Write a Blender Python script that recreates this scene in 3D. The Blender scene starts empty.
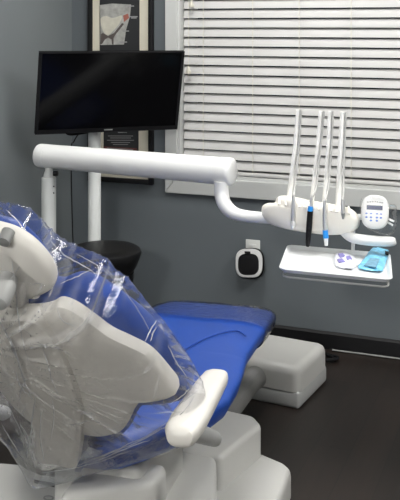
import bpy, bmesh, math, random
from mathutils import Vector, Matrix, noise
SC = bpy.context.scene
COL = SC.collection
PI = math.pi

# ------------------------------------------------------------------ camera
TH = math.radians(21.6)            # the camera is turned to the left of the window wall's normal
CH = 1.507                         # eye height
FPX = 900.0                        # focal length in pixels of the 400 wide frame
HY = 25.0                          # row of the horizon
cam_d = bpy.data.cameras.new('camera')
cam_d.sensor_fit = 'HORIZONTAL'; cam_d.sensor_width = 36; cam_d.lens = 36 * FPX / 400
cam_d.shift_y = -(250 - HY) / 400
cam_d.clip_start = 0.05
cam = bpy.data.objects.new('camera', cam_d); COL.objects.link(cam)
cam.location = (0, 0, CH); cam.rotation_euler = (PI / 2, 0, TH)
SC.camera = cam
# ------------------------------------------------------------------ world, exposure, lights
SC.view_settings.view_transform = 'Standard'
SC.view_settings.look = 'None'
SC.view_settings.gamma = 1
SC.view_settings.exposure = 0.0
SC.view_settings.use_curve_mapping = False
W = bpy.data.worlds.new('night'); SC.world = W; W.use_nodes = True
W.node_tree.nodes['Background'].inputs[0].default_value = (0.02, 0.025, 0.035, 1)
W.node_tree.nodes['Background'].inputs[1].default_value = 0.4
PANELS = [  # ceiling lamp centre x, y, size x, size y, emission strength
    (-1.2, 3.0, 0.6, 1.2, 18),
    (0.9, 2.7, 0.6, 1.2, 34),
    (-0.5, 0.2, 0.6, 1.2, 7),
    (-0.9, -2.3, 0.6, 1.2, 95),
]
XL, XR, YF, YB, ZC = -2.35, 2.3, -3.8, 4.12, 2.7       # the room
# window opening and casing
WX0, WX1, WZ0, WZ1 = -1.748, 0.12, 0.757, 2.22

R3 = Vector((math.cos(TH), math.sin(TH), 0)); F3 = Vector((-math.sin(TH), math.cos(TH), 0)); Z3 = Vector((0, 0, 1))
C0 = Vector((0, 0, CH))
def ray(px, py): return F3 + R3 * ((px - 200) / FPX) + Z3 * ((HY - py) / FPX)
def at(px, py, fwd): return C0 + ray(px, py) * fwd
def atZ(px, py, z): d = ray(px, py); return C0 + d * ((z - CH) / d.z)
def atY(px, py, y): d = ray(px, py); return C0 + d * (y / d.y)
def cf(lat, fwd, z): return R3 * lat + F3 * fwd + Z3 * z

# ------------------------------------------------------------------ materials
def mat(name, col, rough=0.5, metal=0.0, spec=0.5, var=0.04, nscale=9.0, bump=0.0, bscale=120.0, coat=0.0, trans=0.0):
    m = bpy.data.materials.new(name); m.use_nodes = True
    nt = m.node_tree; b = nt.nodes['Principled BSDF']
    b.inputs['Roughness'].default_value = rough; b.inputs['Metallic'].default_value = metal
    b.inputs['Specular IOR Level'].default_value = spec
    b.inputs['Coat Weight'].default_value = coat
    b.inputs['Transmission Weight'].default_value = trans
    tc = nt.nodes.new('ShaderNodeTexCoord')
    nz = nt.nodes.new('ShaderNodeTexNoise'); nz.inputs['Scale'].default_value = nscale; nz.inputs['Detail'].default_value = 4
    nt.links.new(tc.outputs['Object'], nz.inputs['Vector'])
    rp = nt.nodes.new('ShaderNodeValToRGB')
    rp.color_ramp.elements[0].position = 0.3; rp.color_ramp.elements[1].position = 0.7
    rp.color_ramp.elements[0].color = [c * (1 - var) for c in col] + [1]
    rp.color_ramp.elements[1].color = [min(1, c * (1 + var)) for c in col] + [1]
    nt.links.new(nz.outputs['Fac'], rp.inputs['Fac']); nt.links.new(rp.outputs['Color'], b.inputs['Base Color'])
    if bump:
        n2 = nt.nodes.new('ShaderNodeTexNoise'); n2.inputs['Scale'].default_value = bscale; n2.inputs['Detail'].default_value = 3
        nt.links.new(tc.outputs['Object'], n2.inputs['Vector'])
        bp = nt.nodes.new('ShaderNodeBump'); bp.inputs['Strength'].default_value = bump; bp.inputs['Distance'].default_value = 0.01
        nt.links.new(n2.outputs['Fac'], bp.inputs['Height']); nt.links.new(bp.outputs['Normal'], b.inputs['Normal'])
    return m
def emis(name, col, s):
    m = bpy.data.materials.new(name); m.use_nodes = True; nt = m.node_tree
    b = nt.nodes['Principled BSDF']; b.inputs['Base Color'].default_value = (*col, 1)
    b.inputs['Emission Color'].default_value = (*col, 1); b.inputs['Emission Strength'].default_value = s
    return m
def film(name, haze=0.05, tint=(1, 1, 1), rough=0.09, gain=1.0, bscale=35.0, bump=0.5, crease=0.35):
    m = bpy.data.materials.new(name); m.use_nodes = True; nt = m.node_tree
    for n in list(nt.nodes): nt.nodes.remove(n)
    N = nt.nodes.new; L = nt.links.new
    out = N('ShaderNodeOutputMaterial'); tr = N('ShaderNodeBsdfTransparent'); gl = N('ShaderNodeBsdfGlossy'); df = N('ShaderNodeBsdfTranslucent'); d2 = N('ShaderNodeBsdfDiffuse')
    tr.inputs[0].default_value = (*tint, 1); gl.inputs['Roughness'].default_value = rough
    df.inputs[0].default_value = (0.85, 0.86, 0.88, 1); d2.inputs[0].default_value = (0.85, 0.86, 0.88, 1)
    tc = N('ShaderNodeTexCoord'); nz = N('ShaderNodeTexNoise'); nz.inputs['Scale'].default_value = bscale; nz.inputs['Detail'].default_value = 3; nz.inputs['Distortion'].default_value = 1.2
    L(tc.outputs['Object'], nz.inputs['Vector'])
    bp = N('ShaderNodeBump'); bp.inputs['Strength'].default_value = bump; bp.inputs['Distance'].default_value = 0.012
    L(nz.outputs['Fac'], bp.inputs['Height']); L(bp.outputs['Normal'], gl.inputs['Normal'])
    fr = N('ShaderNodeFresnel'); fr.inputs['IOR'].default_value = 1.45; L(bp.outputs['Normal'], fr.inputs['Normal'])
    ml = N('ShaderNodeMath'); ml.operation = 'MULTIPLY'; ml.use_clamp = True; ml.inputs[1].default_value = gain; L(fr.outputs[0], ml.inputs[0])
    dd = N('ShaderNodeMixShader'); dd.inputs[0].default_value = 0.5; L(df.outputs[0], dd.inputs[1]); L(d2.outputs[0], dd.inputs[2])
    at_ = N('ShaderNodeAttribute'); at_.attribute_name = 'fold'
    hz = N('ShaderNodeMath'); hz.operation = 'MULTIPLY_ADD'; hz.use_clamp = True; hz.inputs[1].default_value = 0.42; L(at_.outputs['Fac'], hz.inputs[0])
    wn = N('ShaderNodeTexNoise'); wn.inputs['Scale'].default_value = 5; L(tc.outputs['Object'], wn.inputs['Vector'])
    va = N('ShaderNodeVectorMath'); va.operation = 'MULTIPLY_ADD'; va.inputs[1].default_value = (.25, .25, .25); L(wn.outputs['Color'], va.inputs[0]); L(tc.outputs['Object'], va.inputs[2])
    vo = N('ShaderNodeTexVoronoi'); vo.feature = 'DISTANCE_TO_EDGE'; vo.inputs['Scale'].default_value = 7; L(va.outputs[0], vo.inputs['Vector'])
    mr = N('ShaderNodeMapRange'); mr.inputs[1].default_value = 0.0; mr.inputs[2].default_value = 0.035; mr.inputs[3].default_value = crease; mr.inputs[4].default_value = 0.0; L(vo.outputs['Distance'], mr.inputs[0])
    mk = N('ShaderNodeTexNoise'); mk.inputs['Scale'].default_value = 9; L(tc.outputs['Object'], mk.inputs['Vector'])
    mm = N('ShaderNodeMapRange'); mm.inputs[1].default_value = 0.5; mm.inputs[2].default_value = 0.68; L(mk.outputs['Fac'], mm.inputs[0])
    mx = N('ShaderNodeMath'); mx.operation = 'MULTIPLY_ADD'; L(mr.outputs[0], mx.inputs[0]); L(mm.outputs[0], mx.inputs[1]); mx.inputs[2].default_value = haze; L(mx.outputs[0], hz.inputs[2])
    m1 = N('ShaderNodeMixShader'); L(hz.outputs[0], m1.inputs[0]); L(tr.outputs[0], m1.inputs[1]); L(dd.outputs[0], m1.inputs[2])
    m2 = N('ShaderNodeMixShader'); L(ml.outputs[0], m2.inputs[0]); L(m1.outputs[0], m2.inputs[1]); L(gl.outputs[0], m2.inputs[2])
    L(m2.outputs[0], out.inputs[0])
    return m
def wood_floor():
    m = mat('dark_wood_planks', (0.02, 0.015, 0.012), 0.42)
    nt = m.node_tree; b = nt.nodes['Principled BSDF']; N = nt.nodes.new; L = nt.links.new
    tc = N('ShaderNodeTexCoord'); mp = N('ShaderNodeMapping'); mp.inputs['Rotation'].default_value = (0, 0, PI / 2)
    L(tc.outputs['Object'], mp.inputs['Vector'])
    br = N('ShaderNodeTexBrick'); br.inputs['Scale'].default_value = 1.0
    br.inputs['Brick Width'].default_value = 1.2; br.inputs['Row Height'].default_value = 0.13; br.inputs['Mortar Size'].default_value = 0.0018
    br.inputs['Color1'].default_value = (0.0115, 0.0085, 0.007, 1); br.inputs['Color2'].default_value = (0.0185, 0.0135, 0.011, 1); br.inputs['Mortar'].default_value = (0.006, 0.005, 0.004, 1)
    L(mp.outputs[0], br.inputs['Vector'])
    m2 = N('ShaderNodeMapping'); m2.inputs['Scale'].default_value = (22, 1.6, 1); L(tc.outputs['Object'], m2.inputs['Vector'])
    nz = N('ShaderNodeTexNoise'); nz.inputs['Scale'].default_value = 2.2; nz.inputs['Detail'].default_value = 6; L(m2.outputs[0], nz.inputs['Vector'])
    rp = N('ShaderNodeValToRGB'); rp.color_ramp.elements[0].color = (0.55, 0.55, 0.55, 1); rp.color_ramp.elements[1].color = (1.35, 1.25, 1.2, 1)
    L(nz.outputs['Fac'], rp.inputs['Fac'])
    mx = N('ShaderNodeMix'); mx.data_type = 'RGBA'; mx.blend_type = 'MULTIPLY'; mx.inputs[0].default_value = 1
    L(br.outputs['Color'], mx.inputs[6]); L(rp.outputs['Color'], mx.inputs[7]); L(mx.outputs[2], b.inputs['Base Color'])
    return m
M = dict(
    wall_lit=mat('slate_paint_lit', (0.150, 0.167, 0.176), 0.5, var=0.03, nscale=3, bump=0.05, bscale=250),  # same slate for the left wall, its brighter light put into the colour
    wall=mat('slate_paint', (0.108, 0.124, 0.135), 0.55, var=0.03, nscale=3, bump=0.05, bscale=250),
    ceil=mat('ceiling_white', (0.6, 0.6, 0.59), 0.9),
    floor=wood_floor(),
    black=mat('black_gloss_paint', (0.005, 0.005, 0.006), 0.6, spec=0.3),
    trim=mat('window_trim_white', (0.52, 0.53, 0.52), 0.45, var=0.02),
    blind=mat('blind_white', (0.52, 0.517, 0.508), 0.5, var=0.02),
    cord=mat('cord_cream', (0.6, 0.58, 0.5), 0.7),
    glass=mat('window_glass', (0.9, 0.95, 0.95), 0.03, trans=1.0, var=0.0),
    enamel=mat('white_enamel', (0.74, 0.745, 0.74), 0.3, var=0.015),
    whip=mat('white_rod', (0.88, 0.88, 0.86), 0.5, var=0.01),
    pole=mat('pole_white', (0.6, 0.62, 0.61), 0.4, var=0.02),
    cream=mat('cream_plastic', (0.84, 0.81, 0.74), 0.38, var=0.02),
    shell=mat('warm_white_shell', (0.68, 0.66, 0.62), 0.42, var=0.025, nscale=4),
    basem=mat('base_white_plastic', (0.47, 0.468, 0.45), 0.42, var=0.025, nscale=5),
    dgrey=mat('grey_plastic', (0.22, 0.225, 0.22), 0.5),
    lgrey=mat('light_grey_plastic', (0.36, 0.365, 0.36), 0.45),
    blue=mat('blue_vinyl', (0.013, 0.062, 0.33), 0.42, spec=0.4, var=0.06, nscale=7, bump=0.12, bscale=300),
    navy=mat('blue_vinyl_piping', (0.01, 0.042, 0.24), 0.5),
    vinyl=mat('black_vinyl', (0.006, 0.006, 0.007), 0.45, spec=0.3),
    mblack=mat('matte_black_plastic', (0.006, 0.006, 0.007), 0.5, spec=0.2),
    screen=mat('screen_glass', (0.002, 0.002, 0.0025), 0.12, var=0, spec=0.12),
    steel=mat('brushed_steel', (0.86, 0.86, 0.85), 0.38, metal=1.0),
    hose=mat('grey_hose', (0.46, 0.46, 0.45), 0.55),
    rib=mat('ribbed_grey_hose', (0.27, 0.27, 0.26), 0.6),
    mat_board=mat('cream_mat_board', (0.62, 0.585, 0.48), 0.8),
    art=mat('charcoal_print', (0.02, 0.021, 0.023), 0.45),
    artgrey=mat('pale_print', (0.36, 0.36, 0.34), 0.5, var=0.25, nscale=30),
    tooth=mat('ivory_print', (0.55, 0.53, 0.45), 0.5, var=0.1, nscale=30),
    gum=mat('root_shadow_print', (0.09, 0.075, 0.07), 0.5),
    pink=mat('pink_print', (0.36, 0.12, 0.09), 0.5),
    text=mat('grey_lettering', (0.3, 0.3, 0.3), 0.6),
    red=mat('red_band_print', (0.12, 0.035, 0.03), 0.5),
    tray=mat('tray_white', (0.72, 0.74, 0.75), 0.3, var=0.01),
    lcd=mat('lcd_dark_blue', (0.035, 0.045, 0.10), 0.25),
    key=mat('key_blue', (0.14, 0.25, 0.62), 0.5),
    bluegrip=mat('blue_grip', (0.02, 0.27, 0.75), 0.4),
    cyan=mat('cyan_wrapper', (0.17, 0.50, 0.72), 0.35, var=0.35, nscale=45),
    paper=mat('white_wrapper', (0.68, 0.69, 0.75), 0.4, var=0.05, nscale=40),
    lilac=mat('lilac_print', (0.20, 0.18, 0.45), 0.5, var=0.3, nscale=60),
    film=film('clear_film', 0.03, gain=0.6, bump=.25, bscale=22),
    pleat_glint=film('film_pleat_glint', 0.62, gain=1.0, crease=0),
    film2=film('clear_film_thin', 0.02, gain=1.0),
    film3=film('clear_bag_film', 0.0, gain=0.4, bump=.15),
    plate=mat('outlet_white', (0.55, 0.56, 0.54), 0.4),
    ring=mat('ring_white', (0.66, 0.66, 0.66), 0.35),
)
# ------------------------------------------------------------------ helpers
def link(o): COL.objects.link(o); return o
def thing(name, label, cat, loc, rz=0.0, group=None):
    o = link(bpy.data.objects.new(name, None)); o.location = loc; o.rotation_euler = (0, 0, rz); o.empty_display_size = 0.05
    o['label'] = label; o['category'] = cat
    if group: o['group'] = group
    return o
def tag(o, label, cat, group=None):
    o['label'] = label; o['category'] = cat
    if group: o['group'] = group
    return o
def wmat(o):
    m = Matrix.LocRotScale(o.location, o.rotation_euler, None)
    return wmat(o.parent) @ m if o.parent else m
def obj(name, bm, m, parent=None, smooth=True, origin=None):
    """links a bmesh built in world coordinates as one mesh object"""
    me = bpy.data.meshes.new(name)
    bmesh.ops.recalc_face_normals(bm, faces=bm.faces)
    bm.to_mesh(me); bm.free()
    o = link(bpy.data.objects.new(name, me)); me.materials.append(m)
    for p in me.polygons: p.use_smooth = smooth
    if smooth:
        me.set_sharp_from_angle(angle=math.radians(38))
    if parent:
        o.parent = parent; me.transform(wmat(parent).inverted())
    else:
        vs = [v.co for v in me.vertices]
        c = Vector(((min(v.x for v in vs) + max(v.x for v in vs)) / 2, (min(v.y for v in vs) + max(v.y for v in vs)) / 2, min(v.z for v in vs))) if origin is None else origin
        me.transform(Matrix.Translation(-c)); o.location = c
    return o
def struct(name, bm, m, parent=None, smooth=False):
    o = obj(name, bm, m, parent, smooth)
    if not parent: o['kind'] = 'structure'
    return o
def B(): return bmesh.new()
def box(bm, x0, x1, y0, y1, z0, z1, bev=0.0, seg=2, T=None):
    r = bmesh.ops.create_cube(bm, size=1); vs = r['verts']
    for v in vs:
        v.co = Vector(((x0 + x1) / 2 + v.co.x * (x1 - x0), (y0 + y1) / 2 + v.co.y * (y1 - y0), (z0 + z1) / 2 + v.co.z * (z1 - z0)))
        if T: v.co = T(v.co)
    if bev:
        es = list({e for v in vs for e in v.link_edges})
        bmesh.ops.bevel(bm, geom=es, offset=bev, segments=seg, profile=0.5, affect='EDGES')
    return bm
def prism(bm, pts, ext, bev=0.0, seg=3, only_first=False):
    """polygon of world points extruded by the vector ext"""
    a = [bm.verts.new(p) for p in pts]; b = [bm.verts.new(Vector(p) + ext) for p in pts]
    n = len(pts); f1 = bm.faces.new(a); f2 = bm.faces.new(b[::-1])
    for i in range(n): bm.faces.new([a[(i + 1) % n], a[i], b[i], b[(i + 1) % n]])
    if bev:
        es = list({e for v in a + b for e in v.link_edges}) if not only_first else list({e for e in f1.edges} | {e for i in range(n) for e in a[i].link_edges})
        bmesh.ops.bevel(bm, geom=es, offset=bev, segments=seg, profile=0.5, affect='EDGES', clamp_overlap=True)
    return bm
def crom(pts, n=6, closed=False):
    out = []; N = len(pts)
    rng = range(N if closed else N - 1)
    for i in rng:
        g = (lambda k: pts[k % N]) if closed else (lambda k: pts[max(0, min(N - 1, k))])
        p0, p1, p2, p3 = g(i - 1), g(i), g(i + 1), g(i + 2)
        for k in range(n):
            t = k / n
            out.append(tuple(0.5 * ((2 * b) + (c - a) * t + (2 * a - 5 * b + 4 * c - d) * t * t + (3 * b - a - 3 * c + d) * t ** 3) for a, b, c, d in zip(p0, p1, p2, p3)))
    if not closed: out.append(tuple(pts[-1]))
    return out
def tube(bm, pts, rad, seg=14, caps=True, flat=1.0, smooth=0):
    """sweep a circle along points; rad a number or one per point"""
    if smooth:
        if not isinstance(rad, (int, float)):
            q = crom([tuple(p) + (r,) for p, r in zip(pts, rad)], smooth); pts = [Vector(v[:3]) for v in q]; rad = [v[3] for v in q]
        else: pts = [Vector(v) for v in crom([tuple(p) for p in pts], smooth)]
    pts = [Vector(p) for p in pts]; n = len(pts)
    if isinstance(rad, (int, float)): rad = [rad] * n
    rings = []; up = None
    for i in range(n):
        d = (pts[min(i + 1, n - 1)] - pts[max(i - 1, 0)]).normalized()
        if up is None:
            up = Z3 if abs(d.z) < 0.9 else Vector((0, 1, 0))
        s = d.cross(up).normalized(); up = s.cross(d).normalized()
        rings.append([bm.verts.new(pts[i] + s * (math.cos(2 * PI * k / seg) * rad[i]) + up * (math.sin(2 * PI * k / seg) * rad[i] * flat)) for k in range(seg)])
    for i in range(n - 1):
        for k in range(seg): bm.faces.new([rings[i][k], rings[i][(k + 1) % seg], rings[i + 1][(k + 1) % seg], rings[i + 1][k]])
    if caps: bm.faces.new(rings[0][::-1]); bm.faces.new(rings[-1])
    return bm
def lathe(bm, c, prof, seg=32, axis=Z3):
    """profile of (radius, height) turned about axis through c"""
    axis = Vector(axis).normalized(); s = axis.orthogonal().normalized(); t = axis.cross(s)
    rings = [[bm.verts.new(Vector(c) + axis * h + (s * math.cos(2 * PI * k / seg) + t * math.sin(2 * PI * k / seg)) * max(r, 1e-4)) for k in range(seg)] for r, h in prof]
    for i in range(len(prof) - 1):
        for k in range(seg): bm.faces.new([rings[i][k], rings[i][(k + 1) % seg], rings[i + 1][(k + 1) % seg], rings[i + 1][k]])
    bm.faces.new(rings[0][::-1]); bm.faces.new(rings[-1])
    return bm
def pillow(bm, outline, fn, front, back, p=3.0,  rings=9, center=None, disp=None):
    """closed outline in 2D filled by two bulging sheets; fn(x, y, off) gives the world point"""
    n = len(outline)
    if center is None: center = (sum(q[0] for q in outline) / n, sum(q[1] for q in outline) / n)
    ts = [math.sin(PI / 2 * (i + 1) / rings) for i in range(rings)]
    edge = [bm.verts.new(fn(x, y, (disp(x, y, 1.0, 0) if disp else 0))) for x, y in outline]
    for sgn, h in ((1, front), (-1, back)):
        prev = None
        cv = bm.verts.new(fn(center[0], center[1], sgn * h + (disp(center[0], center[1], 0, sgn) if disp else 0)))
        for i, t in enumerate(ts):
            if i == rings - 1: ring = edge
            else:
                ring = []
                pe = p[0 if sgn > 0 else 1] if isinstance(p, tuple) else p
                o = h * (1 - t ** pe) ** (1 / pe)
                for x, y in outline:
                    xx = center[0] + (x - center[0]) * t; yy = center[1] + (y - center[1]) * t
                    ring.append(bm.verts.new(fn(xx, yy, sgn * o + (disp(xx, yy, t, sgn) if disp else 0))))
            for k in range(n):
                k2 = (k + 1) % n
                if prev is None: bm.faces.new([cv, ring[k], ring[k2]])
                else: bm.faces.new([prev[k], ring[k], ring[k2], prev[k2]])
            prev = ring
    return bm
def loft(bm, secs, fn, seg=40, e=3.6):
    """sections (s, half width, top, bottom, underside taper, dish) of superellipses; fn(w, s, z)"""
    rings = []
    for s, hw, zt, zb, tp, dish in secs:
        zc = (zt + zb) / 2; hh = (zt - zb) / 2; ring = []
        for k in range(seg):
            a = 2 * PI * k / seg; ca, sa = math.cos(a), math.sin(a)
            x = math.copysign(abs(ca) ** (2 / e), ca); z = math.copysign(abs(sa) ** (2 / e), sa)
            w = hw * x * (1 - (tp * (1 - z) / 2))
            zz = zc + hh * z - (dish * (1 - min(1, abs(x)) ** 2) if z > 0 else 0)
            ring.append(bm.verts.new(fn(w, s, zz)))
        rings.append(ring)
    for i in range(len(rings) - 1):
        for k in range(seg): bm.faces.new([rings[i][k], rings[i][(k + 1) % seg], rings[i + 1][(k + 1) % seg], rings[i + 1][k]])
    bm.faces.new(rings[0][::-1]); bm.faces.new(rings[-1])
    return bm
def ellipse(cx, cy, rx, ry, n=28, e=2.0):
    out = []
    for k in range(n):
        a = 2 * PI * k / n; c, s = math.cos(a), math.sin(a)
        out.append((cx + rx * math.copysign(abs(c) ** (2 / e), c), cy + ry * math.copysign(abs(s) ** (2 / e), s)))
    return out

# ------------------------------------------------------------------ the room
b = B(); box(b, XL - .15, XR + .15, YF - .15, YB + .15, -0.1, 0); struct('floor', b, M['floor'])
b = B(); box(b, XL - .15, XR + .15, YF - .15, YB + .15, ZC, ZC + .1); struct('ceiling', b, M['ceil'])
b = B(); box(b, XL - .15, XL, YF - .15, YB + .15, 0, ZC); struct('wall_left', b, M['wall_lit'])
b = B(); box(b, XR, XR + .15, YF - .15, YB + .15, 0, ZC); struct('wall_right', b, M['ceil'])
b = B(); box(b, XL, XR, YF - .15, YF, 0, ZC); struct('wall_front', b, M['ceil'])
b = B(); YW = YB + .15
box(b, XL, WX0, YB, YW, 0, ZC); box(b, WX1, XR, YB, YW, 0, ZC); box(b, WX0, WX1, YB, YW, 0, WZ0); box(b, WX0, WX1, YB, YW, WZ1, ZC)
struct('wall_back', b, M['wall'])
b = B()
prism(b, [(XL, YB, 0), (XL, YB - .014, 0), (XL, YB - .014, .07), (XL, YB - .006, .08), (XL, YB, .08)], Vector((XR - XL, 0, 0)))
struct('baseboard_back', b, M['black'])
b = B()
prism(b, [(XL, YF, 0), (XL + .014, YF, 0), (XL + .014, YF, .07), (XL + .006, YF, .08), (XL, YF, .08)], Vector((0, YB - .014 - YF, 0)))
struct('baseboard_left', b, M['black'])
# window: casing with mitred corners, jambs, sash, pane
CW = 0.064; TZ0 = 0.673
b = B()
def casing(q): prism(b, q, Vector((0, -.018, 0)), 0.003, 2)
ox0, ox1, oz0, oz1 = WX0 - CW, WX1 + CW, TZ0, WZ1 + CW
g = .0008
casing([(ox0, YB, oz0 + g), (WX0, YB, WZ0 + g), (WX0, YB, WZ1 - g), (ox0, YB, oz1 - g)])
casing([(ox1, YB, oz0 + g), (ox1, YB, oz1 - g), (WX1, YB, WZ1 - g), (WX1, YB, WZ0 + g)])
casing([(ox0 + g, YB, oz0), (ox1 - g, YB, oz0), (WX1 - g, YB, WZ0), (WX0 + g, YB, WZ0)])
casing([(ox0 + g, YB, oz1), (WX0 + g, YB, WZ1), (WX1 - g, YB, WZ1), (ox1 - g, YB, oz1)])
win = struct('window_1', b, M['trim'])
b = B()
box(b, WX0, WX0 + .012, YB - .004, YW, WZ0, WZ1); box(b, WX1 - .012, WX1, YB - .004, YW, WZ0, WZ1)
box(b, WX0, WX1, YB - .004, YW, WZ0, WZ0 + .012); box(b, WX0, WX1, YB - .004, YW, WZ1 - .012, WZ1)
struct('jamb', b, M['trim'], win)
b = B()
for x0, x1 in ((WX0 + .012, WX0 + .05), (WX1 - .05, WX1 - .012)): box(b, x0, x1, YB + .105, YB + .14, WZ0 + .012, WZ1 - .012)
for z0, z1 in ((WZ0 + .012, WZ0 + .05), (WZ1 - .05, WZ1 - .012), (1.46, 1.5)): box(b, WX0 + .05, WX1 - .05, YB + .105, YB + .14, z0, z1)
struct('sash', b, M['trim'], win)
b = B(); box(b, WX0 + .05, WX1 - .05, YB + .12, YB + .125, WZ0 + .05, WZ1 - .05); struct('pane', b, M['glass'], win)

# ceiling lamps (above the frame)
for i, (x, y, sx, sy, st) in enumerate(PANELS):
    t = thing('ceiling_light', ['flat white ceiling panel lamp over the dental chair', 'flat white ceiling panel lamp by the right wall', 'flat white ceiling panel lamp above the middle of the room', 'flat white ceiling panel lamp by the far white wall'][i], 'ceiling light', (x, y, ZC - .03), 0, 'ceiling panel lamps')
    b = B(); box(b, x - sx / 2 - .02, x + sx / 2 + .02, y - sy / 2 - .02, y + sy / 2 + .02, ZC - .028, ZC - .001); obj('lamp_frame', b, M['enamel'], t, False)
    b = B(); box(b, x - sx / 2, x + sx / 2, y - sy / 2, y + sy / 2, ZC - .034, ZC - .027); obj('diffuser', b, emis('lamp_diffuser', (1.0, 0.985, 0.95), st), t, False)

# ------------------------------------------------------------------ window blind
bx0, bx1 = WX0 + .016, WX1 - .016
bl = thing('window_blind', 'white horizontal slatted blind closed across the window', 'blind', ((bx0 + bx1) / 2, YB + .035, WZ0 + .02))
b = B(); z = WZ0 + .062; tilt = math.radians(71); hwid = .0206
rows = 0
while z < WZ1 - .07:
    prof = []
    for k in range(5):
        u = -1 + k * .5
        prof.append((YB + .04 + u * hwid * -math.cos(tilt) - .003 * (1 - u * u) , z + u * hwid * math.sin(tilt)))
    # u = -1 : lower edge, towards the window;  the convex side faces the room
    prof = [(YB + .04 + u * hwid * math.cos(tilt) - .0022 * (1 - u * u), z + u * hwid * math.sin(tilt)) for u in (-1, -.5, 0, .5, 1)]
    th = Vector((0, .0022, .0012))
    A = [[b.verts.new((x, y, zz)) for y, zz in prof] for x in (bx0, bx1)]
    Bk = [[b.verts.new(Vector((x, y, zz)) + th) for y, zz in prof] for x in (bx0, bx1)]
    for k in range(4):
        b.faces.new([A[0][k], A[1][k], A[1][k + 1], A[0][k + 1]]); b.faces.new([Bk[0][k], Bk[0][k + 1], Bk[1][k + 1], Bk[1][k]])
        for s in (0, 1): b.faces.new([A[s][k], A[s][k + 1], Bk[s][k + 1], Bk[s][k]])
    for k in (0, 4): b.faces.new([A[0][k], A[1][k], Bk[1][k], Bk[0][k]])
    z += .0464; rows += 1
obj('slats', b, M['blind'], bl)
b = B(); box(b, bx0, bx1, YB + .022, YB + .06, WZ0 + .016, WZ0 + .032, .004); obj('bottom_rail', b, M['blind'], bl)
b = B(); box(b, bx0, bx1, YB + .008, YB + .07, WZ1 - .066, WZ1 - .014, .003); obj('head_rail', b, M['blind'], bl)
for px in (203, 252.6, 299, 351, 420):
    p = atY(px, 60, YB + .012); b = B()
    tube(b, [(p.x, YB + .0145, WZ0 + .03), (p.x, YB + .0145, WZ1 - .06)], .0016, 6); obj('ladder_cord', b, M['cord'], bl)
for px, py in ((191.5, 4.5), (188.5, 71)):
    p = atY(px, py, YB + .004); b = B()
    tube(b, [(p.x, p.y, p.z + .01), (p.x + .001, p.y + .003, WZ1 - .06)], .0011, 6); c = obj('pull_cord', b, M['cord'], bl)
    b = B(); lathe(b, p, [(.002, .024), (.006, .019), (.0095, .006), (.013, -.004), (.0125, -.012), (.004, -.015)], 12)
    tube(b, [p + Vector((0, 0, -.013)), p + Vector((.001, 0, -.035))], .0012, 6); obj('tassel', b, M['cord'], c)

# ------------------------------------------------------------------ poster in a black frame
Yp = YB - .026
def pp(px, py, dy=0.0): return atY(px, py, Yp + dy)
X0, X1 = pp(87.2, 100).x, pp(152.3, 100).x; Zb, Zt = pp(120, 183).z, 1.93
ps = thing('framed_poster', 'tall black framed dental poster with a pale tooth picture, on the back wall', 'picture', ((X0 + X1) / 2, YB, Zb))
fw = .024
b = B()
box(b, X0, X0 + fw, Yp, YB, Zb, Zt, .003); box(b, X1 - fw, X1, Yp, YB, Zb, Zt, .003)
box(b, X0 + fw, X1 - fw, Yp, YB, Zb, Zb + fw, .003); box(b, X0 + fw, X1 - fw, Yp, YB, Zt - fw, Zt, .003)
obj('frame', b, M['black'], ps)
b = B(); box(b, X0 + fw, X1 - fw, Yp + .014, Yp + .02, Zb + fw, Zt - fw); obj('mat_board', b, M['mat_board'], ps, False)
px0, px1 = pp(98.5, 60).x, pp(138.4, 60).x
b = B(); box(b, px0, px1, Yp + .012, Yp + .0135, pp(118, 66).z, 1.85); pr = obj('upper_print', b, M['art'], ps, False)
def flat(name, m, pts, dy, par):
    b = B(); prism(b, [pp(x, y, .012 + dy) for x, y in pts], Vector((0, .0006, 0))); return obj(name, b, m, par, False)
flat('tooth_picture', M['artgrey'], [(100, 5), (112, 3.5), (131, 4.5), (130, 16), (126, 30), (124, 44.5), (100.5, 45)], -.0012, pr)
flat('crown_print', M['tooth'], crom([(100.5, 19), (106, 16), (113, 18), (122, 15.5), (119, 24), (113, 31), (108, 35), (103, 31)], 4, True), -.0022, pr)
flat('root_print', M['gum'], [(101, 34), (103, 33), (108, 36), (114, 33), (122, 23), (124, 24), (116, 34), (113.5, 38), (113.5, 44.5), (112, 44.5), (111.5, 39.5), (108, 37.5), (105, 39.5), (102, 44), (100.6, 44)], -.0022, pr)
flat('gum_print', M['pink'], [(123, 15.5), (128, 13.5), (129, 18), (124, 22)], -.0022, pr)
for y, x0, x1 in ((6, 128, 134), (16.6, 129.5, 137.5), (17.9, 131, 136.5), (31, 122.5, 129), (42, 119.5, 127)):
    flat('caption', M['text'], [(x0, y - .5), (x1, y - .5), (x1, y + .6), (x0, y + .6)], -.0032, pr)
b = B(); box(b, pp(102.5, 140).x, pp(137.5, 140).x, Yp + .012, Yp + .0135, pp(118, 152.5).z, pp(118, 116).z); pr = obj('lower_print', b, M['art'], ps, False)
for y, x0, x1 in ((132.5, 118, 127), (136, 108, 133), (138, 110, 131), (140.3, 107, 134), (142.5, 111, 130), (144.5, 113, 128)):
    flat('caption', M['text'], [(x0, y - .35), (x1, y - .3), (x1, y + .3), (x0, y + .25)], -.0012, pr)
flat('red_band', M['red'], [(103.5, 146.2), (136.8, 148.2), (136.8, 151), (103.5, 149)], -.0012, pr)
flat('caption', M['text'], [(107, 147.6), (133, 149.2), (133, 150), (107, 148.4)], -.0022, pr)

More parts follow.
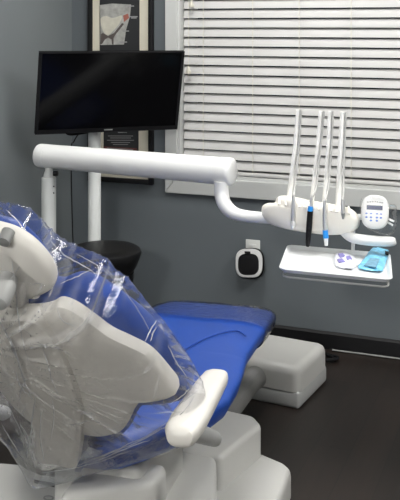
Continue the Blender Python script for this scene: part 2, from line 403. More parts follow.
# ------------------------------------------------------------------ television on its pole
tc_ = cf(-.4095, 4.155, 1.1993); yaw, tl, rl, TW = .36503, .2556, .00617, .6794; THh = TW * .575
r_ = R3 * math.cos(yaw) + F3 * math.sin(yaw); n_ = R3 * math.sin(yaw) - F3 * math.cos(yaw)
u_ = Z3 * math.cos(tl) + n_ * math.sin(tl); r2 = r_ * math.cos(rl) - u_ * math.sin(rl); u2 = u_ * math.cos(rl) + r_ * math.sin(rl)
n2 = r2.cross(u2) * 1.0                                   # out of the screen
if n2.dot(F3) > 0: n2 = -n2
def tv(x, y, z): return tc_ + r2 * x + u2 * y + n2 * z
TT = lambda v: tv(v.x, v.y, v.z)
pole_p = cf(-.504, 4.30, 0)
t = thing('television', 'black flat television tilted on a white pole by the poster', 'television', pole_p)
b = B(); box(b, -TW / 2, TW / 2, -THh / 2, THh / 2 - .006, -.016, 0, .003, 2, TT); hs = obj('housing', b, M['mblack'], t)
b = B(); box(b, -TW * .32, TW * .32, -THh * .35, THh * .3, -.05, -.015, .01, 2, TT); obj('rear_housing', b, M['mblack'], t)
b = B(); box(b, -TW / 2 + .011, TW / 2 - .011, -THh / 2 + .019, THh / 2 - .011, -.002, .0008, 0, 1, TT); obj('screen', b, M['screen'], t, False)
b = B(); box(b, -.02, .02, -THh / 2 + .006, -THh / 2 + .011, -.001, .001, 0, 1, TT); obj('badge', b, M['dgrey'], hs, False)
b = B(); lathe(b, pole_p, [(.06, 0), (.06, .008), (.055, .012), (.0305, .013), (.0305, 1.17), (.026, 1.176)], 28); obj('support_pole', b, M['pole'], t)
b = B(); tube(b, [pole_p + Z3 * 1.12, tv(-.06, -.02, -.052)], .022, 12); box(b, -.13, .02, -.09, .05, -.06, -.05, .003, 2, TT); obj('tilt_bracket', b, M['mblack'], t)
b = B()
q = [tv(-.2, -THh / 2 + .03, -.035), tv(-.19, -THh / 2 - .012, -.03), tv(-.14, -THh / 2 - .02, -.035), tv(-.06, -THh / 2 - .002, -.05), pole_p + Vector((-.036, -.01, .93)), pole_p + Vector((-.037, -.005, .6)), pole_p + Vector((-.037, 0, .05))]
tube(b, q[:4] + [tv(-.07, -.1, -.06)], .006, 8, smooth=6)
tube(b, [tv(-.13, -THh / 2 - .018, -.035)] + [tv(-.15, -THh / 2 - .06, -.04), cf(-.62, 4.33, .88), cf(-.61, 4.34, .4), cf(-.58, 4.34, .012)], .003, 8, smooth=6)
obj('power_cable', b, M['mblack'], t)

# ------------------------------------------------------------------ stool
sc_ = cf(-.425, 4.02, 0)
t = thing('round_stool', 'round black padded stool on a star base between the pole and the back wall', 'stool', sc_)
b = B(); lathe(b, sc_, [(.02, .40), (.125, .405), (.142, .43), (.157, .468), (.163, .488), (.160, .502), (.148, .511), (.1, .515), (.02, .515)], 40); obj('seat', b, M['vinyl'], t)
b = B(); lathe(b, sc_, [(.02, .30), (.11, .31), (.128, .36), (.13, .403), (.02, .404)], 32); obj('seat_pan', b, M['mblack'], t)
b = B(); lathe(b, sc_, [(.028, .08), (.028, .22), (.018, .222), (.018, .305)], 16); obj('column', b, M['steel'], t)
for k in range(5):
    a = 2 * PI * k / 5 + .3; d = Vector((math.cos(a), math.sin(a), 0))
    b = B(); tube(b, [sc_ + Z3 * .10, sc_ + d * .12 + Z3 * .085, sc_ + d * .17 + Z3 * .062], [.024, .019, .014], 10); lg = obj('leg', b, M['mblack'], t)
    b = B(); s = d.cross(Z3); lathe(b, sc_ + d * .172 + Z3 * .0255 - s * .018, [(.015, 0), (.025, .003), (.025, .033), (.015, .036)], 16, s)
    tube(b, [sc_ + d * .166 + Z3 * .03, sc_ + d * .166 + Z3 * .07], .008, 8); obj('caster', b, M['mblack'], lg)

# ------------------------------------------------------------------ outlet with plug-in heater
p0 = atY(246, 239.5, YB); p1 = atY(260.3, 240.5, YB)
b = B(); box(b, p0.x, p1.x, YB - .006, YB, p1.z - .115, p1.z + .001, .003)
t = thing('wall_outlet', 'white outlet plate on the back wall behind the plugged-in heater', 'outlet', ((p0.x + p1.x) / 2, YB, p1.z - .115))
obj('cover_plate', b, M['plate'], t)
for dz in (.033, .082):
    zc = p1.z - .115 + dz; xc = (p0.x + p1.x) / 2; b = B()
    box(b, xc - .017, xc + .017, YB - .0085, YB - .005, zc - .014, zc + .014, .002); obj('socket', b, M['plate'], t)
Yd = YB - .05
def pd(x, y, off): return atY(x, y, Yd - off)
o_ = ellipse(249.3, 263.3, 14.2, 15.3, 36, 3.0)
t = thing('plug_in_heater', 'small rounded black and white heater plugged into the wall outlet', 'heater', atY(249.5, 278, YB - .03))
b = B(); pillow(b, ellipse(250.4, 263.4, 14.2, 15.6, 36, 3.0), lambda x, y, o: pd(x, y, o - .022), .02, .022, 4.5, 8); obj('body', b, M['mblack'], t)
b = B(); inner = ellipse(248.4, 264.4, 10.4, 10.8, 36, 3.0)
for i in range(36):
    pass
ro = [pd(x, y, .0) for x, y in ellipse(249, 263.3, 13.7, 14.6, 36, 3.0)]; rm = [pd(249 + (x - 249) * .96, 263.3 + (y - 263.3) * .96, .012) for x, y in ellipse(249, 263.3, 13.7, 14.6, 36, 3.0)]
ri = [pd(x, y, .014) for x, y in inner]; rj = [pd(x, y, .0) for x, y in inner]
L4 = [[b.verts.new(v) for v in q] for q in (ro, rm, ri, rj)]
for j in range(4):
    for k in range(36): b.faces.new([L4[j][k], L4[j][(k + 1) % 36], L4[(j + 1) % 4][(k + 1) % 36], L4[(j + 1) % 4][k]])
obj('front_ring', b, M['ring'], t)
b = B(); pillow(b, ellipse(248.4, 264.4, 10.4, 10.8, 36, 3.0), lambda x, y, o: pd(x, y, o), .011, .004, 4, 6); gr = obj('grille', b, M['black'], t)
b = B()
for k in range(7):
    x = 242.4 + k * 2.1; h = 8.2 * (1 - abs(k - 3) / 9)
    tube(b, [pd(x - 1, 264.6 - h, .0105), pd(x + 1, 264.6 + h, .0105)], .0011, 6)
obj('grille_bars', b, M['mblack'], gr)
b = B(); prism(b, [pd(x, y, .0155) for x, y in [(244.4, 251.3), (250.2, 251.5), (250.4, 253.8), (244.6, 253.6)]], Vector((0, .004, 0)), .0006, 2); obj('display_slot', b, M['black'], t)
b = B(); tube(b, [pd(250, 261, -.03), atY(250.5, 259.5, YB - .0085)], .014, 12); obj('plug', b, M['mblack'], t)

# ------------------------------------------------------------------ utility box on the floor
bq = Vector((-.935, 3.415, 0)); ba = math.radians(-6)
ux = Vector((math.cos(ba), math.sin(ba), 0)); uy = Vector((-ux.y, ux.x, 0))
def bxp(x, y, z): return bq + ux * x + uy * y + Z3 * z
t = thing('utility_box', 'low white floor box with a grey lower half at the foot of the chair', 'floor box', bxp(-.2, .16, 0), ba)
def bring(o, z): return [bxp(-.41 - o, -o, z), bxp(o, -o, z), bxp(o, .325 + o, z), bxp(-.41 - o, .325 + o, z)]
b = B(); prism(b, bring(0, .07), Vector((0, 0, -.07)), .014, 3); obj('lower_case', b, M['lgrey'], t)
b = B(); prism(b, bring(.001, .165), Vector((0, 0, -.1)), .035, 6, True); obj('upper_cover', b, M['basem'], t)
# corrugated hose from the box to the chair base
hp = [at(256, 377, 3.56), at(249, 383, 3.50), at(240, 394, 3.37), at(230, 407, 3.26), at(220, 419, 3.19), at(214, 428, 3.17)]
hp = [(v.x, v.y, max(v.z, .05)) for v in hp]
path = [Vector(v) for v in crom([tuple(v) for v in hp], 11)]
b = B(); tube(b, path, [.0395 + .005 * math.cos(i * PI) for i in range(len(path))], 20)
hs = tag(obj('umbilical_hose', b, M['rib'], None, False), 'thick ribbed grey hose joining the floor box to the chair base', 'hose')

# ------------------------------------------------------------------ dental chair
AX = math.radians(15)
ca = R3 * math.sin(AX) + F3 * math.cos(AX)              # towards the toes
cr = R3 * math.cos(AX) - F3 * math.sin(AX)              # the sitter's right
P0 = cf(-.29, 2.184, .5)                                # hinge of seat and back
RC = .574; RS = .819
bu = ca * -RC + Z3 * RS; bn = ca * RS + Z3 * RC         # up the back, out of its front
KW = .9
def seatp(w, s, z): return Vector((P0.x, P0.y, 0)) + cr * w + ca * s + Z3 * z
def backp(w, l, off): return P0 + cr * w + bu * l + bn * (off + KW * w * w)
def backpx(px, py, off, kw=KW):
    o = off
    d = ray(px, py)
    for _ in range(12):
        t_ = (P0 + bn * o - C0).dot(bn) / d.dot(bn); q = C0 + d * t_ - P0
        w = q.dot(cr); l = q.dot(bu); o = off + kw * w * w
    return w, l
def headp(w, l, off): return P0 + cr * w + bu * l + bn * off
ch_loc = seatp(0, .42, 0)
chair = thing('dental_chair', 'blue upholstered dental chair with a white shell and base, under a plastic sleeve', 'dental chair', ch_loc, math.atan2(ca.y, ca.x) - PI / 2)

# base
zt = .085
b = B(); prism(b, [atZ(x, y, zt) for x, y in [(292, 468), (284, 461), (255, 452), (200, 440), (150, 452), (60, 520), (80, 620), (150, 660), (235, 600), (262, 545)]], Vector((0, 0, -zt)), .022, 4, True)
obj('base_plate', b, M['basem'], chair)
za = .19
b = B(); prism(b, [atZ(x, y, za) for x, y in [(221, 457), (262, 424), (254, 415), (205, 404), (165, 430), (180, 452)]], Vector((0, 0, -(za - .07))), .018, 4, True)
obj('front_base_cover', b, M['basem'], chair)
zb_ = .215
b = B(); prism(b, [atZ(x, y, zb_) for x, y in [(216, 455), (180, 450), (140, 453), (88, 477), (86, 500), (100, 560), (160, 600), (218, 530)]], Vector((0, 0, -(zb_ - .08))), .02, 4, True)
obj('lift_cover', b, M['basem'], chair)
zc_ = .25
b = B(); prism(b, [atZ(x, y, zc_) for x, y in [(-45, 468), (0, 461), (24, 463), (34, 478), (84, 478), (86, 500), (88, 560), (-40, 570)]], Vector((0, 0, -(zc_ - .04))), .018, 4, True)
rc = obj('rear_base_cover', b, M['basem'], chair)
b = B(); prism(b, [atZ(x, y, zc_ + .003) for x, y in [(34, 479.5), (60, 484), (76, 488.5), (75, 491), (58, 487), (34, 482)]], Vector((0, 0, -.005))); obj('slot', b, M['mblack'], rc, False)
b = B(); prism(b, [seatp(w, s, .37) for w, s in ((-.05, -.02), (.16, .1), (.16, .2), (-.05, .2))], Vector((0, 0, -.17)), .02, 4); obj('hinge_cover', b, M['basem'], chair)
b = B(); prism(b, [atZ(x, y, zc_ + .002) for x, y in ellipse(48.5, 497.5, 5.2, 2.2, 20)], Vector((0, 0, -.004))); eb = obj('emblem', b, M['dgrey'], rc)
b = B(); prism(b, [atZ(x, y, zc_ + .003) for x, y in [(44.5, 497.2), (46, 496.3), (50, 496.5), (52.5, 497.6), (51, 498.6), (47, 498.4)]], Vector((0, 0, -.002))); obj('emblem_mark', b, M['lgrey'], eb)
b = B()
cl = [seatp(w, s, .2) for w, s in ((-.12, .1), (.12, .1), (.12, .5), (-.12, .5))]
prism(b, cl, Vector((0, 0, .2)), .02, 3); obj('lift_column', b, M['basem'], chair)
b = B(); prism(b, [seatp(w, s, .40) for w, s in ((-.08, .14), (.08, .14), (.17, .3), (.17, .75), (-.17, .75), (-.17, .3))], Vector((0, 0, -.035)), .012, 3); obj('seat_frame', b, M['basem'], chair)

# seat and leg rest
b = B()
loft(b, [(.035, .04, .46, .425, .1, 0), (.045, .085, .48, .41, .15, 0), (.075, .12, .49, .40, .15, 0), (.12, .16, .50, .395, .15, .004), (.19, .205, .50, .39, .15, .008), (.28, .265, .505, .39, .14, .012), (.37, .30, .51, .395, .14, .015), (.5, .30, .515, .40, .12, .018), (.62, .285, .51, .40, .1, .01), (.66, .28, .505, .405, .1, .008)], seatp, 56)
obj('seat_cushion', b, M['blue'], chair)
b = B()
LEG = [(.655, .278, .505, .405, .1, .008), (.75, .265, .50, .40, .1, .008), (.95, .25, .485, .385, .1, .008), (1.1, .245, .47, .375, .1, .006), (1.21, .24, .46, .370, .1, .004), (1.265, .228, .452, .372, .1, 0), (1.29, .205, .443, .380, .1, 0), (1.30, .16, .43, .39, .1, 0)]
def legp(w, s, z): return seatp(w * (1 + .0 * s) + .03 * max(0, (s - .66) / .62), s, z)
loft(b, LEG, legp, 56); obj('leg_rest', b, M['blue'], chair)
b = B()
sm = [(150, 388), (164, 370), (176, 356.5), (184, 350), (196, 343), (209, 337), (226, 331.8), (238, 331), (246, 336)]
pts = []
for x, y in crom(sm, 5):
    z = .5
    for _ in range(6):
        v = atZ(x, y, z); s_ = (v - P0).dot(ca); z = .5035 - max(0, s_ - .66) * .08
    pts.append(atZ(x, y, z))
tube(b, pts, .0022, 8); obj('piping', b, M['blue'], chair)

# backrest
sr = [(22, 307), (40, 306.5), (52, 304), (62, 299.5), (77, 305), (95, 317.5), (112, 330), (130, 338.5), (147, 347), (158, 356), (170, 370), (178.5, 381), (178, 388), (165, 391), (150, 391), (143, 395), (137, 403), (132, 414), (123, 425), (105, 430), (90, 428.5)]
R = [backpx(x, y, 0) for x, y in sr]
half = crom(R, 4)
wc = 0.0
outl = half + [(-w, l) for w, l in half[::-1]]
b = B(); pillow(b, outl, lambda w, l, o: backp(w, l, o), .02, .03, 5, 10, (0, .24)); sh = obj('back_shell', b, M['shell'], chair)
cu = [(62, 285), (77, 279), (91, 281), (105, 288), (130, 306), (147, 320), (165, 337), (179, 355), (191, 372), (193.5, 383), (187, 391), (168, 394), (150, 396), (141, 404), (134, 418), (122, 430), (104, 436), (88, 436)]
Rc = [backpx(x, y, .06) for x, y in cu]; hc = crom(Rc, 4)
outc = hc + [(-w, l) for w, l in hc[::-1]]
b = B(); pillow(b, outc, lambda w, l, o: backp(w, l, o + .06), .06, .05, 3.2, 12, (0, .24)); obj('back_cushion', b, M['blue'], chair)
br_px = [(-14, 324), (5, 316), (30, 316), (45, 324), (60, 345), (73, 375), (82, 402), (83, 428), (80, 455), (76, 466), (58, 462), (39, 458), (36, 430), (26, 405), (8, 375), (-10, 345)]
bo = crom([backpx(x, y, -.03, 0) for x, y in br_px], 4, True)
b = B(); pillow(b, bo, lambda w, l, o: headp(w, l, o - .02), .03, .03, 6, 8); obj('back_bracket', b, M['shell'], chair)

# headrest
hx = [(-2, 223), (12, 227), (24, 233), (35, 241), (45, 251), (53, 262), (57, 273), (56, 282), (48, 288), (38, 291), (26, 293), (8, 290)]
H = [backpx(x, y, .04, 0) for x, y in hx]; wc = H[0][0]
hh = crom(H, 4); outh = hh + [(2 * wc - w, l) for w, l in hh[::-1]]
hcen = (wc, sum(l for w, l in outh) / len(outh))
b = B(); pillow(b, outh, lambda w, l, o: headp(w, l, o + .04), .02, .035, 3.2, 9, hcen); obj('headrest_shell', b, M['shell'], chair)
hcu = [(-2, 207.5), (14, 210.5), (28, 217.5), (42, 231), (52, 244), (60, 258), (63, 272), (57, 281), (40, 284), (20, 284), (5, 282)]
H = [backpx(x, y, .125, 0) for x, y in hcu]; wc2 = H[0][0]
hh = crom(H, 4); outk = hh + [(2 * wc2 - w, l) for w, l in hh[::-1]]
b = B(); pillow(b, outk, lambda w, l, o: headp(w, l, o + .09), .04, .045, 3, 9, (wc2, sum(l for w, l in outk) / len(outk))); obj('headrest_cushion', b, M['blue'], chair)
b = B()
prism(b, [headp(*backpx(x, y, .0, 0), -.01) for x, y in ((8, 286), (24, 284), (25, 314), (9, 316))], bn * .04, .008, 3); obj('headrest_bar', b, M['shell'], chair)
kw_, kl_ = backpx(2, 291, -.04, 0)
b = B(); lathe(b, headp(kw_, kl_, -.075), [(.012, 0), (.022, .005), (.026, .015), (.026, .05), (.02, .07)], 28, bn); obj('headrest_knob', b, M['lgrey'], chair)
kw_, kl_ = backpx(-1, 251, -.02, 0)
b = B(); lathe(b, headp(kw_, kl_, .0), [(.006, 0), (.013, .002), (.014, .03)], 20, bn); obj('dark_hole', b, M['dgrey'], chair)  # grey disc added for the dark hole in the headrest back

# armrest on the near side and its slanted support; the far one mirrors it
for sg in (1, -1):
    b = B()
    secs = [(-.17, .016, .622, .602, .2, 0), (-.163, .032, .632, .592, .2, 0), (-.145, .042, .638, .585, .25, 0), (-.08, .047, .64, .58, .3, -.004), (0, .044, .64, .58, .3, -.004), (.1, .040, .64, .583, .3, -.004), (.165, .036, .638, .588, .25, 0), (.188, .028, .632, .595, .2, 0), (.197, .012, .622, .605, .2, 0)]
    loft(b, secs, lambda w, s, z: seatp(w + .297 * sg, s, z), 32, 2.8); ar = obj('armrest', b, M['shell'], chair)
    b = B(); tube(b, [seatp(.295 * sg, -.08, .592), seatp(.295 * sg, .05, .525), seatp(.292 * sg, .17, .462), seatp(.291 * sg, .19, .452)], [.022, .021, .019, .011], 16); obj('armrest_support', b, M['lgrey'], ar)

# ------------------------------------------------------------------ delivery unit: post, beam, curved arm, instrument head
pst = cf(-.168 * 3.9, 3.9, 0)
du = thing('delivery_unit', 'white dental delivery unit with post, thick horizontal beam and instrument head', 'delivery unit', pst)
zpt = at(49, 177, 3.9).z
b = B(); lathe(b, pst, [(.06, 0), (.06, .01), (.055, .015), (.0315, .016), (.0315, zpt - .003), (.029, zpt)], 28); po = obj('post', b, M['pole'], du)
for y in (185.5, 192):
    b = B(); lathe(b, at(54.5, y, 3.9) - F3 * .0225 + R3 * .0, [(.0028, -.006), (.0028, .003)], 10, -F3 + R3 * .6); obj('set_screw', b, M['mblack'], po)
b = B(); lathe(b, pst, [(.024, zpt - .002), (.022, zpt + .012), (.016, zpt + .03), (.016, zpt + .06)], 20); obj('collar', b, M['pole'], du)
A1 = at(49, 156.2, 3.9); A2 = at(226, 171.3, 3.56); bd = (A2 - A1).normalized()
A0 = A1 - bd * .056; A3 = A2 + bd * .032
b = B(); tube(b, [A0 + bd * .03, A3 - bd * .02], [.0505, .0545], 36); obj('beam', b, M['enamel'], du)
b = B(); lathe(b, A0, [(.02, 0), (.042, .001), (.048, .004), (.0507, .011), (.0513, .02), (.0513, .048)], 36, bd); obj('end_cap', b, M['enamel'], du)
b = B(); lathe(b, A3, [(.02, 0), (.046, .001), (.052, .005), (.0552, .012), (.0558, .022), (.0558, .056)], 36, -bd); obj('end_cap', b, M['enamel'], du)
b = B(); kp = at(56, 173.5, 3.86); lathe(b, kp, [(.004, -.014), (.011, -.012), (.011, .008), (.004, .01)], 14, R3); obj('lock_knob', b, M['mblack'], du)
b = B()
for x in (98, 100, 102.2, 104.5): 
    d0 = at(x, 170.5, 3.66); tube(b, [d0, d0 + Z3 * -.006], .0007, 6)
bb_ = b
for v in b.verts:
    q = v.co - A1; ax = bd * q.dot(bd); rad = (q - ax)
    v.co = A1 + ax + rad.normalized() * (.0515 + .0012 * (q.dot(bd) / .5) + (.0006 if rad.length > .0505 else .0))
obj('small_marking', b, M['lgrey'], du)
YH = 3.32
b = B(); tube(b, [atY(221, 181, YH), atY(221.5, 192, YH), atY(224, 203, YH - .01), atY(232, 212, YH - .015), atY(245, 216, YH - .02), atY(275, 218.5, YH - .02)], [.0285, .0285, .028, .026, .0225, .0215], 22, smooth=6); obj('curved_arm', b, M['enamel'], du)
hd_px = [(261.5, 213), (262.5, 206), (268, 203), (274.5, 202.5), (277, 197.5), (283, 195.5), (296, 197), (312, 200.5), (330, 203.5), (345, 206.5), (353, 210), (358.5, 216), (360, 222.5), (356, 230), (346, 234), (328, 235), (308, 232.8), (288, 229.5), (271, 224.5), (264, 219)]
ho = crom(hd_px, 4, True)
b = B(); pillow(b, ho, lambda x, y, o: atY(x, y, YH - .02 - o), .055, .05, 3.4, 10, (312, 216)); obj('instrument_head', b, M['cream'], du)
# raised holders the instruments sit in, a row of small lugs along the top of the head
b = B()
for x in (279, 285.5, 299.5, 304.5, 313.5, 319, 331, 336.5, 348.5):
    y = 199 + (x - 279) * .13
    b = B(); tube(b, [atY(x, y + 6, YH - .075), atY(x, y - 1.5, YH - .055)], [.006, .004], 10); obj('holder_lug', b, M['cream'], du)
whip = [   # left and right edges of each arm with its hose at four heights
    ((110, 296, 302.3), (150, 292.5, 300), (190, 287.5, 296.3), (204, 286.5, 295.5)),
    ((111, 318.8, 325.5), (150, 315.3, 321.5), (190, 311, 317.8), (206, 309.8, 316.5)),
    ((111, 328, 334.3), (150, 326, 332.6), (190, 323, 330), (206, 322, 329)),
    ((112, 340.3, 347.5), (150, 338, 346), (190, 336, 345), (206, 335.5, 345))]
KP = 3.44 / 900
for q in whip:
    b = B(); tube(b, [atY(x0 + .31 * (x1 - x0), y, YH + .012) for y, x0, x1 in q], [.32 * (x1 - x0) * KP for y, x0, x1 in q], 14, smooth=4); obj('whip_arm', b, M['whip'], du)
hand = [
    ('silver dental handpiece with a pale ring, leftmost in the instrument head', 0),
    ('black dental syringe with a blue band, second from the left in the instrument head', 1),
    ('silver and white scaler with a bright blue grip, second from the right in the head', 2),
    ('short silver dental handpiece with a dark tip, rightmost in the instrument head', 3)]
def iy(x, y, d=.0): return atY(x, y, YH - .085 - d)
for (lab, i), wq in zip(hand, whip):
    k = 3.34 / 900
    tip = [(292.6, 229), (307.6, 246.5), (326.3, 245.5), (343, 219)][i]
    tp_ = iy(*tip)
    t = thing('dental_handpiece', lab, 'dental handpiece', tp_, 0, 'handpieces in the instrument head')
    if i == 0:
        segs = [('barrel', M['steel'], [((293.6, 196), 1.6), ((293.4, 206), 2.2), ((293, 217), 2.5), ((292.9, 222), 2.3)]), ('ring', M['ring'], [((292.9, 221.5), 2.9), ((292.8, 225.5), 3.0)]), ('tip', M['steel'], [((292.8, 225), 2.2), ((292.6, 229), 1.5)])]
        hose_top = (293.6, 197)
    elif i == 1:
        segs = [('neck', M['steel'], [((311.5, 197), 1.5), ((311, 206), 1.8)]), ('band', M['bluegrip'], [((310.9, 206.5), 2.4), ((310.4, 209), 2.7), ((310.1, 211.5), 2.8)]), ('barrel', M['mblack'], [((310.2, 211), 2.9), ((309, 228), 3.0), ((308, 242), 2.5), ((307.6, 246.5), 1.6)])]
        hose_top = (311.5, 198)
    elif i == 2:
        segs = [('barrel', M['steel'], [((324.6, 200), 1.6), ((324.7, 210), 2.2), ((325, 222), 2.4), ((325.3, 231), 2.4)]), ('grip', M['bluegrip'], [((325.2, 230), 2.7), ((325.9, 238), 2.8)]), ('tip', M['enamel'], [((325.9, 237.5), 2.4), ((326.3, 245.5), 1.7)])]
        hose_top = (324.6, 201)
    else:
        segs = [('barrel', M['steel'], [((342.6, 199), 1.7), ((342.8, 207), 2.3), ((343, 213), 2.2)]), ('tip', M['dgrey'], [((343, 212.5), 2.0), ((343, 219), 1.0)])]
        hose_top = (342.6, 200)
    for nm, m_, q in segs:
        b = B(); tube(b, [iy(*a) for a, _ in q], [r * k for _, r in q], 14)
        if nm == 'barrel' and i == 1:
            for yy in (222, 227, 232): tube(b, [iy(309.3 - (yy - 222) * .06, yy, .009), iy(309.2 - (yy - 222) * .06, yy + 2.2, .009)], .0028, 8)
        pt = obj(nm, b, m_, t)
    hs_ = [atY(x1 - .2 * (x1 - x0), y, YH + .008) for y, x0, x1 in wq[:2]] + [atY(wq[2][2] - 1.6, 186, YH - .02)]
    b = B(); tube(b, hs_ + [iy(*hose_top)], [1.15 * k, 1.15 * k, 1.15 * k, 1.2 * k], 10, smooth=5); obj('hose', b, M['hose'], t)
# control pad
pc = atY(375, 212, YH - .04)
pn = (Vector((.10, -.93, .30))).normalized(); pr_ = Vector((0, 0, 1)).cross(-pn).normalized() * -1
if pr_.x < 0: pr_ = -pr_
pu = pn.cross(pr_); pu = pu if pu.z > 0 else -pu
def pad(x, y, o): return pc + pr_ * (x * .00368) + pu * (y * .0040) + pn * o
b = B(); pillow(b, ellipse(0, 0, 13.6, 15.3, 36, 2.7), pad, .010, .022, 4, 8); tp = obj('control_pad', b, M['enamel'], du)
def padbox(name, m_, x0, x1, y0, y1, o=.0105, par=None):
    b = B(); prism(b, [pad(x0, y0, o), pad(x1, y0, o), pad(x1, y1, o), pad(x0, y1, o)], pn * -.002); return obj(name, b, m_, par or tp, False)
padbox('display', M['lcd'], -8, 7.5, 1.6, 5.6)
for j, y in enumerate((-1.8, -5.2, -8.0)):
    for x in (-8, -3.6, 2.2, 6.0):
        if j == 2 and x in (-8, 6.0): continue
        b = B(); pillow(b, ellipse(x, y, 1.25, .85 if j else .6, 12), lambda a, c, o: pad(a, c, o + .0100), .0013, .001, 2, 3); obj('key', b, M['key'], tp)
b = B()
for x in (-7, -4.5, -2.2, .2, 2.6, 5, 7): prism(b, [pad(x - .9, 8.6 - abs(x) * .12, .0107), pad(x + .8, 8.6 - abs(x) * .12, .0107), pad(x + .8, 9.7 - abs(x) * .12, .0107), pad(x - .9, 9.7 - abs(x) * .12, .0107)], pn * -.002)
obj('lettering', b, M['text'], tp, False)
b = B(); tube(b, [atY(355, 217, YH - .03), atY(366, 217, YH - .02)], .011, 12); obj('pad_arm', b, M['enamel'], du)
b = B(); tube(b, [atY(384, 217, YH - .02), atY(394, 221.5, YH - .02)], .004, 10); tube(b, [atY(384, 220, YH - .02), atY(393, 225.5, YH - .02)], .004, 10); obj('connectors', b, M['steel'], du)
# handle
b = B(); tube(b, [atY(340, 229, YH - .02), atY(349, 236, YH - .04), atY(358, 239, YH - .05), atY(376, 241, YH - .05), atY(391, 241.5, YH - .05), atY(395.5, 241, YH - .05)], [.013, .018, .019, .019, .0175, .012], 18, smooth=5); obj('handle', b, M['enamel'], du)
# bracket below the head that carries the tray
ZT = .665
tA, tB_, tC, tD = [atZ(x, y, ZT) for x, y in ((284, 243.5), (394.5, 254), (393, 281), (277.5, 271))]
tcn = (tA + tB_ + tC + tD) / 4
tx = ((tB_ - tA) + (tC - tD)).normalized(); ty = ((tA - tD) + (tB_ - tC)).normalized(); tw = .205; td_ = ((tA - tD).length + (tB_ - tC).length) / 4
tw = ((tB_ - tA).length + (tC - tD).length) / 4 * .96; td_ *= .93
def trp(x, y, z): return tcn + tx * (x * tw) + ty * (y * td_) + Z3 * z
def rrect(h, k=0.0, z=0.0, n=6, rad=.12):
    out = []
    for sx, sy, a0 in ((1, 1, 0), (-1, 1, 90), (-1, -1, 180), (1, -1, 270)):
        for i in range(n + 1):
            a = math.radians(a0 + 90 * i / n); out.append(trp(sx * (h - rad) + math.cos(a) * rad, sy * (h - rad * tw / td_) + math.sin(a) * rad * tw / td_, z))
    return out
b = B(); rr = rrect(.93, z=-.027, rad=.14); tube(b, [Vector(p) for p in rr] + [Vector(rr[0])], .0035, 8, False)
for sx in (-.93, .93):
    for sy in (-.7, .7): tube(b, [trp(sx, sy, -.027), trp(sx * .9, sy, -.0125)], .003, 8)
obj('tray_bracket', b, M['lgrey'], du)
b = B(); q = trp(.28, .93, -.027); tube(b, [q, q + Vector((0, .01, .02)), Vector((q.x, YH + .02, .74)), Vector((q.x, YH, .78))], .007, 12, smooth=5); obj('tray_arm', b, M['enamel'], du)
# tray
t = thing('instrument_tray', 'white rectangular instrument tray held below the instrument head', 'tray', trp(0, 0, -.012))
b = B()
rings = [rrect(.93, z=-.012, rad=.12), rrect(1.0, z=.0, rad=.15), rrect(1.0, z=.0025, rad=.15), rrect(.972, z=.003, rad=.14), rrect(.91, z=-.009, rad=.11)]
V = [[b.verts.new(p) for p in q] for q in rings]; n = len(V[0])
for i in range(4):
    for k in range(n): b.faces.new([V[i][k], V[i][(k + 1) % n], V[i + 1][(k + 1) % n], V[i + 1][k]])
b.faces.new(V[0][::-1]); b.faces.new(V[4]); obj('tray_pan', b, M['tray'], t)
# things lying on the tray
def crumple(x, y, t_, sgn): return noise.noise(Vector((x * .35, y * .35, sgn * 3))) * .005 + abs(noise.noise(Vector((x * .8, y * .8, 7 + sgn)))) * .004
def traylump(outline, h, dz=0.0):
    b = B(); base = ZT - .009 + .006
    def f(x, y, o):
        p = atZ(x, y, base); p.z = max(base - .0055, base + o + dz); return p
    pillow(b, outline, f, h, .005, 2.4, 7, None, crumple); return b
blue_o = crom([(358, 268), (362, 262), (367, 255), (371, 250), (378, 248.5), (387, 250.5), (389, 253.5), (386, 262), (382, 271), (372, 271)], 3, True)
t = thing('blue_packet', 'crumpled bright blue wrapped packet on the right end of the tray', 'packet', atZ(373, 261, ZT - .008))
obj('wrapper', traylump(blue_o, .012), M['cyan'], t)
b = B(); q = [atZ(x, y, ZT + .012) for x, y in ((385, 250.5), (389, 251.5), (388.5, 254), (385, 253))]; prism(b, q, Vector((0, 0, -.006)), .001, 2); obj('clip', b, M['mblack'], t)
b = B(); q = [atZ(x, y, ZT + .0105) for x, y in ((364, 265), (370, 258), (380, 258.5), (376, 267))]; prism(b, q, Vector((0, 0, -.003)), .001, 2); obj('inner_sachet', b, mat('grey_blue_sachet', (.16, .33, .45), .4, var=.3, nscale=70), t)
t = thing('paper_pouch', 'small white pouch with lilac print lying in the middle of the tray', 'pouch', atZ(345, 261, ZT - .008))
obj('paper', traylump(crom([(334, 259), (337, 252.5), (343, 251.5), (349, 254), (355, 258.5), (357, 264), (352, 269), (344, 268), (336, 266)], 3, True), .006), M['paper'], t)
for q in ([(338, 253.5), (343, 252.8), (345, 255.5), (340, 257)], [(346, 256), (350, 255.5), (352, 258.5), (347, 259)], [(337, 259), (342, 258), (345, 261), (339, 262)]):
    b = B(); prism(b, [atZ(x, y, ZT + .0075) for x, y in q], Vector((0, 0, -.004)), .0008, 1); obj('print', b, M['lilac'], t)
# clear bag over the control pad
b = B()
fo = crom([(361, 199), (372, 196), (384, 199), (389, 204), (396.5, 206), (397, 222), (394, 233), (385, 236), (374, 232), (364, 226), (360, 214)], 3, True)
pillow(b, fo, lambda x, y, o: atY(x, y, YH - .045 - o), .032, .035, 2.4, 8, None, lambda x, y, t_, s: noise.noise(Vector((x * .3, y * .3, s * 2))) * .008 * (1 if t_ < 1 else .4))
tag(obj('clear_bag', b, M['film3']), 'clear plastic bag hanging loosely over the round control pad', 'plastic cover')

